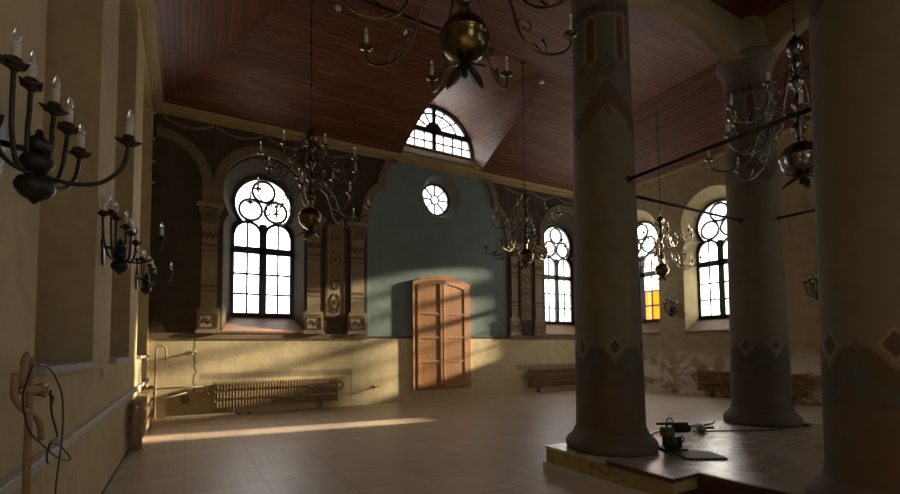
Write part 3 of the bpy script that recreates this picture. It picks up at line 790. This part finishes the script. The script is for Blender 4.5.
def make_chandelier():
    r=empty('chandelier')
    m=MB(); m.lathe([(.03,-.205),(.08,-.19),(.14,-.155),(.185,-.10),(.203,-.03),(.205,.0),(.214,.008),(.214,.03),(.205,.038),(.19,.09),(.15,.145),(.09,.185),(.05,.20)],40); m.build('globe',M['brass'],r)
    m=MB(); m.lathe([(.03,-.20),(.022,-.23),(.022,-.31),(.026,-.32),(.015,-.34)],12)
    for i in range(4):
        a=pi/2*i-.14; e=Vector((cos(a),sin(a),0)); t_=Vector((-sin(a),cos(a),0))
        vs=[];fs=[]
        for j in range(7):
            u=j/6; cpt=e*(.02+.21*u)+Vector((0,0,-.19-.15*u**.8)); wd=.055*sin(pi*min(1,u*.85+.12))**.8
            for s,h in ((-1,0),(0,.012),(1,0),(0,-.012)): vs.append(cpt+t_*wd*s+Vector((0,0,h)))
        for j in range(6):
            for q in range(4): fs.append((j*4+q,j*4+(q+1)%4,j*4+4+(q+1)%4,j*4+4+q))
        fs += [(0,1,2,3),(24,25,26,27)]
        m.add(vs,fs,0,True)
    m.build('pendant_leaves',M['iron'],r)
    m=MB(); m.lathe([(.05,.19),(.035,.22),(.06,.25),(.035,.29),(.045,.33),(.085,.37),(.095,.42),(.07,.46),(.035,.50),(.05,.54),(.05,.60),(.03,.64),(.045,.68),(.08,.73),(.05,.79),(.03,.83),(.03,.92),(.06,.97),(.09,1.02),(.085,1.07),(.04,1.11),(.05,1.16),(.035,1.20),(.055,1.26),(.07,1.30),(.04,1.36),(.03,1.40)],24); m.build('stem',M['brass'],r)
    m=MB(); m.lathe([(.03,1.38),(.07,1.42),(.105,1.49),(.105,1.55),(.07,1.62),(.03,1.65),(.02,1.68)],24)
    for s in range(12):
        a=s*pi/6; 
    m.tube([(.05*cos(a*pi/8),0,1.72+.05*sin(a*pi/8)) for a in range(17)],.009,6,caps=False); m.build('top_ball',M['brass'],r)
    def one(R,z0,a):
        am=arm_mesh(R,z0).build('arm',M['armbrass'],r); return am
    am_l=arm_mesh(1.05,.08); am_u=arm_mesh(.87,.86)
    proto={}
    for tier,(R,z0,mb) in enumerate(((1.05,.08,am_l),(.87,.86,am_u))):
        for i in range(8):
            ang=2*pi*i/8+(.2 if tier==0 else .2+pi/8)
            if i==0:
                a=mb.build('arm',M['armbrass'],r)
                zc=z0+.13*.95+.06
                p=panm().build('drip_pan',M['brass'],a); c=cand().build('candle',M['candle'],a); bl=bulbm().build('bulb',M['bulb'],a)
                for q in (p,c,bl): q.location=(R,0,zc)
                proto[tier]=(a,[p,c,bl]); a.rotation_euler=(0,0,ang)
            else:
                a0,ch=proto[tier]; a=a0.copy(); COL.objects.link(a); a.parent=r; a.rotation_euler=(0,0,ang)
                for q in ch:
                    d=q.copy(); COL.objects.link(d); d.parent=a
    return r
def chain_mesh(L):
    m=MB(); m.tube([(0,0,1.74),(0,0,L)],.011,8)
    z=1.9
    while z<L:
        m.lathe([(.012,-.03),(.03,-.012),(.03,.012),(.012,.03)],10,(0,0,z)); z+=.62
    m.lathe([(.014,L-.06),(.05,L-.03),(.06,L),(.05,L)],14)
    return m
ch0=make_chandelier()
am_lower=[c.data.name for c in bpy.data.objects if c.parent is ch0 and c.name=='arm'][0]
CH=[((2.03,3.25,4.25),9.22,.376,'large brass chandelier with polished globe filling the top centre foreground'),
    ((1.93,8.5,4.0),9.15,.236,'brass chandelier hanging before the tall keyhole window of left back wall'),
    ((7.66,9.36,3.98),9.22,.1,'brass chandelier hanging over the blue niche and beside the second back window'),
    (((XC0+XC1)/2+.29,2.86,4.05),8.1,.22,'dull silver chandelier over the platform, in front of the far column capital'),
    ((12.58,8.9,3.93),9.0,.25,'distant brass chandelier seen against right-wall windows between two columns')]
for i,(p,zt,rz,l) in enumerate(CH):
    o=ch0 if i==0 else copy_tree(ch0)
    o.location=p; o.rotation_euler=(0,0,rz); tag(o,l,'chandelier','two-tier globe chandeliers')
for o,(p,zt,rz,l) in zip([x for x in bpy.data.objects if x.name.startswith('chandelier')],CH):
    chain_mesh(zt-o.location.z).build('chain',M['iron'],o)

d4=[o for o in bpy.data.objects if o.get('category')=='chandelier' and 'platform' in o['label']][0]
for ch in list(d4.children_recursive):
    if ch.name.startswith(('globe','stem','top_ball','arm','drip_pan')):
        ch.material_slots[0].link='OBJECT'; ch.material_slots[0].material=M['pewter']
    if ch.name.startswith('arm') and ch.data.name!=am_lower: ch.location.z=-.24; ch.scale=(.9,.9,1)
for ch in d4.children:
    if ch.name.startswith('globe'): ch.scale=(1.12,)*3
# ------------------------------------------------------------------ wall sconces
def make_sconce():
    r=empty('wall_sconce')      # origin: lowest ball; wall towards -x
    m=MB(); m.lathe([(.008,-.085),(.02,-.07),(.055,-.05),(.08,-.015),(.083,.01),(.07,.04),(.04,.06),(.025,.075)],24)
    m.lathe([(.025,.07),(.045,.085),(.068,.115),(.07,.135),(.055,.165),(.03,.18)],24); m.lathe([(.025,.18),(.045,.20),(.052,.225),(.042,.25),(.02,.265),(.012,.30)],20)
    m.build('stacked_balls',M['iron'],r)
    m=MB(); m.tube([(0,0,.185),(-.08,0,.19),(-.15,0,.20)],.016,8)
    pl=[(.0,.34),(.045,.25),(.10,.22),(.05,.17),(.035,.08),(.0,.0),(-.035,.08),(-.05,.17),(-.10,.22),(-.045,.25)]
    m.plate(pl,lambda u,z,d:(-.153+d,u,z),0,.018); m.build('wall_plate',M['iron'],r)
    d=MB(); q=[]
    for j in range(8):
        th=j*pi/4; rr=.066 if j%2==0 else .045; q.append((rr*cos(th),rr*sin(th)))
    d.strip([(x,y,.012 if j%2==0 else 0) for j,(x,y) in enumerate(q)],[(x*.9,y*.9,-.012 if j%2 else 0) for j,(x,y) in enumerate(q)])
    d.add([(x,y,.012 if j%2==0 else 0) for j,(x,y) in enumerate(q)]+[(0,0,-.005)],[(j,(j+1)%8,8) for j in range(8)])
    d.add([(x*.9,y*.9,-.012 if j%2 else 0) for j,(x,y) in enumerate(q)]+[(0,0,-.018)],[(j,(j+1)%8,8) for j in range(8)])
    d.lathe([(.014,-.03),(.03,-.012),(.03,.03),(.022,.035)],12)
    first=None
    for i,(ax,ay,h) in enumerate(((-.11,-.34,.45),(-.06,-.21,.50),(-.035,-.05,.49),(.045,.02,.42),(.08,.15,.38),(.11,.31,.31),(.37,.02,.33))):
        R=math.hypot(ax,ay); a=atan2(ay,ax); g=.10 if R<.15 else 0
        P=[(.03,.065+g),(.35*R+.02,.05+g),(.65*R+.015,.08+g),(.86*R+.008,.3*h+.05+g),(.96*R,.62*h+g*.5),(R,h-.05),(R,h)]
        am=MB().tube(smooth_path([(x,0,z) for x,z in P],4),.011,8).build('arm',M['iron'],r)
        if first is None:
            first=[d.build('drip_plate',M['rust'],am),cand(.085).build('candle',M['candle'],am),bulbm(.085).build('bulb',M['bulb'],am)]; ch=first
        else:
            ch=[]
            for o in first:
                k_=o.copy(); COL.objects.link(k_); k_.parent=am; ch.append(k_)
        for o,zz in zip(ch,(.01,.035,.035)): o.location=(R,0,h+zz)
        am.rotation_euler=(0,0,a)
    return r
s0=make_sconce()
SN=[((XL+.155,2.82,2.375),0,'black iron seven-candle wall sconce sagging outward, nearest, by the left edge'),
    ((XL+.155,5.95,2.50),0,'black iron wall sconce second along the left wall, on the pier after the first recess'),
    ((XL+.155,9.55,2.66),0,'black iron wall sconce farthest along the left wall near the corner'),
    ((XR-.155,9.75,2.66),pi,'wall sconce with candles between the two right-wall windows'),
    ((XR-.155,5.55,2.80),pi,'dark wall sconce partly hidden by the nearest column')]
for i,(p,rz,l) in enumerate(SN):
    o=s0 if i==0 else copy_tree(s0); o.location=p; o.rotation_euler=(0,math.radians(2) if i==0 else 0,rz); o.scale=(.93,)*3 if i==0 else (1,1,1); tag(o,l,'wall sconce','iron wall sconces')

# ------------------------------------------------------------------ radiators
def make_radiator(L, mat):
    """origin on the floor at the wall, middle of the length; runs along x, stands out to -y"""
    r=empty('radiator')
    for z in (.27,.50,.73):
        m=MB(); m.tube([(-L/2,-.12,z),(L/2,-.12,z)],.04,10)
        n=int(L/.07)
        for i in range(n):
            x=-L/2+.06+(L-.12)*i/(n-1); h=.078
            m.box((x-.017,-.12-h,z-h),(x+.017,-.12+h,z+h))
        m.build('finned_tube',mat,r)
    for s in (-1,1):
        m=MB(); x=s*(L/2+.005); m.bbox((x-.022,-.165,.17),(x+.022,-.075,.84),.008); m.build('end_bracket',mat,r)
    for s in (-1,1):
        m=MB(); m.tube([(s*(L/2+.02),-.12,.73)]+[(s*(L/2+.06+.12*sin(a*pi/10)),-.12,.615+.115*cos(a*pi/10)) for a in range(11)]+[(s*(L/2+.02),-.12,.50)],.035,10); m.build('return_bend',mat,r)
    for s in (-1,1):
        m=MB(); m.box((s*L*.36-.02,-.18,.0),(s*L*.36+.02,-.002,.20)); m.build('foot',mat,r)
    return r
rd=[(3.0,(2.12,YB-.002,0),0,'rad','ochre finned-tube radiator on the back wall below the left window'),
    (3.0,(11.95,YB-.002,0),0,'rad_brown','brown finned radiator on the back wall right of the wooden shutter'),
    (3.0,(XR-.002,7.40,0),-pi/2,'rad_brown','brown finned radiator on the right wall, partly behind a column'),
    (3.4,(XL+.002,10.35,0),pi/2,'rad','tan finned radiator along the left wall by the corner')]
for L,p,rz,mt,l in rd:
    o=make_radiator(L,M[mt]); o.location=p; o.rotation_euler=(0,0,rz); tag(o,l,'radiator','finned heating radiators')

# ------------------------------------------------------------------ arched wooden shutter on the back wall
sh=empty('arched_shutter',(7.02,YB,.32)); hw,H,rise=1.035,3.34,.24
loc=lambda u,z,d:(u,-d,z)
def top(u): return H+rise*(1-(u/hw)**2)
def outline(i0,hw_,zb): return [(-hw_,zb),(hw_,zb)]+[(hw_-2*hw_*i/20, top(hw_-2*hw_*i/20)-i0) for i in range(21)]
m=MB(); O=outline(0,hw,0); I=outline(.15,hw-.15,.06)
m.poly(O,[I],loc,.0); m.poly(O,[I],loc,.065); m.strip([loc(*p,0) for p in O],[loc(*p,.065) for p in O]); m.strip([loc(*p,0) for p in I],[loc(*p,.065) for p in I])
m.build('outer_frame',M['pine'],sh)
for s in (-1,1):
    lf=MB(); a,b_=(.012,hw-.155)
    hin=s*(hw-.155)
    U=lambda u:s*u-hin
    z0=.07; tp=lambda u: top(u)-.16
    def bar(pts,wd,d0=.025,d1=.078): lf.ribbon([(U(u),z) for u,z in pts],wd,d0,d1,loc)
    bar([(a+.045,z0),(a+.045,tp(a)-.0)],.09); bar([(b_-.045,z0),(b_-.045,tp(b_)-.0)],.09)
    bar([(a,z0+.05),(b_,z0+.05)],.10); bar([(a+(b_-a)*i/10,tp(a+(b_-a)*i/10)-.055) for i in range(11)],.11)
    zs=[z0+.05+(H-.35)*k_/4 for k_ in (1,2,3)]
    for z in zs: bar([(a+.05,z),(b_-.05,z)],.06,.025,.074)
    lo_=lf.build('leaf',M['pine'],sh); lo_.location=(hin,0,0)
    lo_.rotation_euler=(0,0,math.radians(-3.2*s*-1) if False else math.radians(1.8*s))
    zz=[z0+.05]+zs+[None]
    for k_ in range(4):
        p0=zz[k_]; m=MB()
        if zz[k_+1] is not None: q=[(U(a+.05),p0),(U(b_-.05),p0),(U(b_-.05),zz[k_+1]),(U(a+.05),zz[k_+1])]
        else: q=[(U(a+.05),p0),(U(b_-.05),p0)]+[(U(b_-.05-(b_-a-.1)*i/8),tp(b_-.05-(b_-a-.1)*i/8)-.05) for i in range(9)]
        m.plate(q,loc,.03,.062); m.build('panel',M['pine_panel'],lo_)
tag(sh,'tall arched wooden double shutter with eight panels fixed on the blue niche wall','shutter')

# ------------------------------------------------------------------ pipes and cables
pp=empty('riser_pipe',(XL+.13,2.97,0))
m=MB(); m.tube([(0,0,.0),(0,0,1.53)]+[(0,-.05+.05*cos(a*pi/8),1.53+.055*sin(a*pi/8)) for a in range(1,9)]+[(0,-.10,1.44)],.016,10); m.build('pipe',M['pipe_old'],pp)
m=MB(); m.tube(smooth_path([(-.03,-.10,1.50),(-.03,-.11,1.40),(-.01,-.06,1.33),(.01,.06,1.28),(.02,.12,1.22),(.02,.14,1.15)],4),.014,10); m.build('branch_pipe',M['pipe_old'],pp)
m=MB(); m.tube([(-.02,-.08,1.42),(.03,.05,1.41)],.02,10); m.lathe([(.028,-.02),(.033,0),(.028,.02)],12,(.03,.05,1.41),0,'x'); m.tube([(.05,.02,1.38),(.05,.12,1.42)],.010,8); m.build('valve',M['pipe_old'],pp)
tag(pp,'tan hooked heating riser pipe with valve by the left edge','pipe')
p2=empty('riser_pipe',(XL+.17,YB-.12,0))
m=MB(); m.tube([(0,0,0),(0,0,1.62)]+[(.10-.10*cos(a*pi/8),0,1.62+.10*sin(a*pi/8)) for a in range(1,9)]+[(.20,0,1.35)],.022,10); m.build('pipe',M['pipe'],p2)
m=MB(); m.tube([(0,0,.72),(.7,0,.725),(1.03,.0,.73)],.018,8); m.tube([(.0,0,.50),(.25,0,.50),(.65,.02,.60)],.015,8); m.build('branch_pipe',M['pipe'],p2)
tag(p2,'cream hooked heating pipe standing in the far left corner','pipe')
cb=MB(); X0=XL+.15
cb.tube(smooth_path([(X0,3.01,1.535),(X0,3.18,1.52),(X0,3.38,1.45),(X0,3.56,1.31),(X0,3.58,1.08),(X0,3.52,.95),(X0,3.46,.79),(X0,3.42,.4),(X0,3.40,.012)],6),.0045,6)
cb.tube(smooth_path([(X0,2.92,1.54),(X0,2.84,1.47),(X0,2.78,1.38),(X0,2.90,1.23),(X0,3.14,1.12),(X0,3.50,.98),(X0,3.84,.90),(X0,3.65,1.00),(X0,3.45,1.07),(X0,3.27,1.10)],6),.0045,6)
cb.tube(smooth_path([(X0+.03,3.02,1.42),(X0+.02,3.16,1.40),(X0+.02,3.21,1.27),(X0+.02,3.35,1.13),(X0+.02,3.21,1.12),(X0+.02,3.14,1.06),(X0+.02,3.16,1.02)],6),.0055,6)
cb.tube(smooth_path([(X0+.03,3.05,1.40),(X0+.02,3.22,1.36),(X0+.03,3.16,1.33),(X0+.03,3.10,1.39)],6),.005,6)
o=cb.build('cable',M['cable']); tag(o,'tangled thin black cable hanging from the riser pipe valve','cable')
# electric insulator knobs in the corner
for z,l in ((7.22,'topmost'),(6.6,'second from the top'),(6.05,'third from the top'),(5.55,'lowest')):
    m=MB(); m.lathe([(.014,0),(.03,.01),(.018,.03),(.03,.05),(.012,.062)],12,(0,0,0),0,'x'); o=m.build('insulator',M['ceramic']); o.location=(XL,YB-.14,z); tag(o,'small white ceramic insulator in the far left corner, %s of four'%l,'insulator','ceramic insulators in the corner')
# wall stubs
def stub(p,l):
    m=MB(); m.tube([(0,0,0),(0,-.07,0),(.02,-.10,.01),(.10,-.10,.03)],.02,10); m.lathe([(.045,-.012),(.045,0),(.03,.004)],14,(0,0,0),0,'y'); o=m.build('pipe_stub',M['pipe']); o.location=p; tag(o,l,'pipe stub')
stub((.10,YB-.005,1.55),'cut pipe stub on the yellow wall high beside the crack'); stub((4.78,YB-.005,.50),'cut pipe stub low on the yellow wall left of the wooden shutter'); stub((9.5,YB-.005,.50),'cut pipe stub low on the yellow wall right of the wooden shutter')
m=MB(); m.bbox((0,-.04,-.05),(.03,.04,.05),.006); sw=m.build('light_switch',M['ceramic']); sw.location=(XL,6.18,1.36); tag(sw,'small white switch box on the left wall below the first recess sill','switch')
m=MB(); m.bbox((0,-.012,-.02),(.012,.012,.02),.003); m.xf(Matrix.Translation((.028,0,0))); m.build('rocker',M['ceramic'],sw)
# board and rubble along the back wall
m=MB(); m.bbox((-.42,YB-.24,.0),(1.05,YB-.14,.06),.006); o=m.build('skirting_board',M['lightwood']); tag(o,'pale loose board lying on the floor against the back wall','board')
for i,(x,y,s,l) in enumerate(((1.15,12.62,.03,'tiny dark plaster crumb at the end of the loose pale board'),(1.38,12.55,.045,'dark lump of rubble on the floor under the left end of back radiator'),(2.55,12.62,.03,'tiny dark crumb on the floor below the middle of back radiator'))):
    m=MB(); vs=[]
    m.lathe([(s*.3,0),(s,s*.2),(s*.9,s*.7),(s*.3,s)],7); m.v=[(a*random.uniform(.75,1.25),b_*random.uniform(.75,1.25),c*1) for a,b_,c in m.v]
    o=m.build('rubble',M['darkwood']); o.location=(x,y,0); tag(o,l,'rubble',kind='thing')

# ------------------------------------------------------------------ tools on the platform
Z=PH
tl=empty('power_tool',(5.40,3.74,Z),math.radians(-28)); tl.scale=(.8,.8,.85)
m=MB(); m.bbox((-.22,-.16,.0),(.16,.16,.035),.01); m.bbox((-.14,-.10,.035),(.10,.10,.20),.02); m.build('base_block',M['iron'],tl)
m=MB(); m.bbox((-.20,-.11,.20),(-.02,.05,.34),.02); m.build('gear_housing',M['olive'],tl)
m=MB(); m.lathe([(.05,-.02),(.062,0),(.062,.22),(.05,.25),(.02,.26)],18,(.02,.0,.31),0,'x'); m.build('motor',M['iron'],tl)
m=MB(); m.bbox((-.26,-.02,.365),(.24,.03,.40),.008); m.tube([(-.10,0,.30),(-.10,0,.38)],.02,8); m.build('top_bar',M['iron'],tl)
m=MB(); m.tube([(-.05+.05*cos(a*pi/8),0,.40+.07*sin(a*pi/8)) for a in range(9)],.011,8); m.build('carry_handle',M['steel'],tl)
m=MB(); m.tube([(.10,-.02,.20)]+[(.10+.06*sin(a*pi/8),-.02,.15+.05*cos(a*pi/8)) for a in range(9)],.011,8); m.build('side_handle',M['steel'],tl)
m=MB(); m.lathe([(.09,-.006),(.095,0),(.09,.006)],28,(-.10,-.13,.13),0,'y'); m.build('blade',M['iron'],tl)
tag(tl,'dark compact cutting machine with ring handles standing against the column foot','power tool')
m=MB(); m.bbox((-.30,-.26,0),(.30,.26,.022),.006); o=m.build('base_board',M['board']); o.location=(5.32,3.36,Z); o.rotation_euler=(0,0,math.radians(-30)); o.scale=(.8,.7,1); tag(o,'thin grey board lying flat on the platform beside the cutting machine','board')
def grinder(p,rz,l,s=1):
    r=empty('hand_tool',p,rz)
    m=MB(); m.lathe([(.03,-.16),(.045,-.14),(.05,-.04),(.06,.02),(.062,.08),(.05,.12)],16,(0,0,.065),0,'x'); m.build('body',M['greytool'],r)
    m=MB(); m.lathe([(.045,-.05),(.05,0),(.04,.05)],14,(.15,0,.06)); m.lathe([(.085,-.004),(.09,0),(.085,.004)],24,(.15,0,.012)); m.build('head',M['steel'],r)
    m=MB(); m.tube([(.13,0,.065),(.14,.08,.085),(.14,.16,.09)],[.014,.018,.02],10); m.build('side_handle',M['cable'],r)
    m=MB(); m.tube(smooth_path([(-.16,0,.06),(-.24,.02,.05),(-.32,.08,.012),(-.42,.05,.012)],5),.009,6); m.build('power_cord',M['cable'],r)
    tag(r,l,'power tool'); return r
grinder((6.68,4.52,Z),.5,'dusty grey hand tool on the platform, left one of the pair behind the machine'); grinder((6.86,4.30,Z),-2.4,'dusty grey hand tool on the platform, right one of the pair behind the machine')
m=MB(); m.tube(smooth_path([(5.6,4.30,Z+.011),(6.2,4.58,Z+.011),(6.9,4.66,Z+.011),(7.4,4.58,Z+.011),(7.75,4.62,Z+.011),(8.0,4.74,Z+.011)],6),.011,6); o=m.build('cable',M['cable']); tag(o,'black cable along the platform edge from hand tools to the far column','cable')
e=empty('extension_cord',(7.0,3.9,Z))
m=MB(); m.tube(smooth_path([(-.25,.45,.009),(.3,.15,.009),(.75,-.1,.009),(1.0,-.17,.009),(1.35,-.16,.009),(1.68,-.23,.012)],6),.009,6); m.build('cord',M['cable'],e)
m=MB(); m.bbox((1.66,-.26,0),(1.82,-.21,.045),.01); m.build('plug',M['cable'],e)
tag(e,'thin dark extension cord with black plug crossing the platform before the far column','cord')

# ------------------------------------------------------------------ light: bright hazy sky and a low sun
wd=bpy.data.worlds.new('sky'); SC.world=wd; wd.use_nodes=True; nt=wd.node_tree
bg=nt.nodes['Background']; bg.inputs[0].default_value=(1.0,.97,.90,1); bg.inputs[1].default_value=1.0
s=bpy.data.lights.new('sun','SUN'); s.energy=2.9; s.angle=math.radians(1.6); s.color=(1,.80,.55)
so=bpy.data.objects.new('sun',s); COL.objects.link(so); so.rotation_euler=Vector((-1,.137,-.25)).to_track_quat('-Z','Y').to_euler()
so.location=(20,6,8)

# ------------------------------------------------------------------ camera
yaw,pitch,roll,F,CY = .5196,.0517,-.0092,460.0,324.25
cy_,sy_=cos(yaw),sin(yaw)
r0=Vector((cy_,-sy_,0)); fw=Vector((sy_*cos(pitch),cy_*cos(pitch),sin(pitch))); u0=r0.cross(fw)
r1=r0*cos(roll)+u0*sin(roll); u1=-r0*sin(roll)+u0*cos(roll)
cd=bpy.data.cameras.new('camera'); co_=bpy.data.objects.new('camera',cd); COL.objects.link(co_)
co_.matrix_world=Matrix(((r1.x,u1.x,-fw.x,0),(r1.y,u1.y,-fw.y,0),(r1.z,u1.z,-fw.z,1.6),(0,0,0,1)))
cd.sensor_width=36; cd.lens=36*F/900; cd.shift_y=(CY-247)/900; cd.clip_start=.05
SC.camera=co_
SC.cycles.max_bounces=9; SC.cycles.diffuse_bounces=6; SC.cycles.transparent_max_bounces=12; SC.cycles.use_denoising=True
SC.cycles.sample_clamp_indirect=6; SC.cycles.caustics_reflective=False; SC.cycles.caustics_refractive=False
SC.view_settings.view_transform='Standard'; SC.view_settings.look='None'; SC.view_settings.gamma=1; SC.view_settings.use_curve_mapping=False
SC.view_settings.exposure=3.15
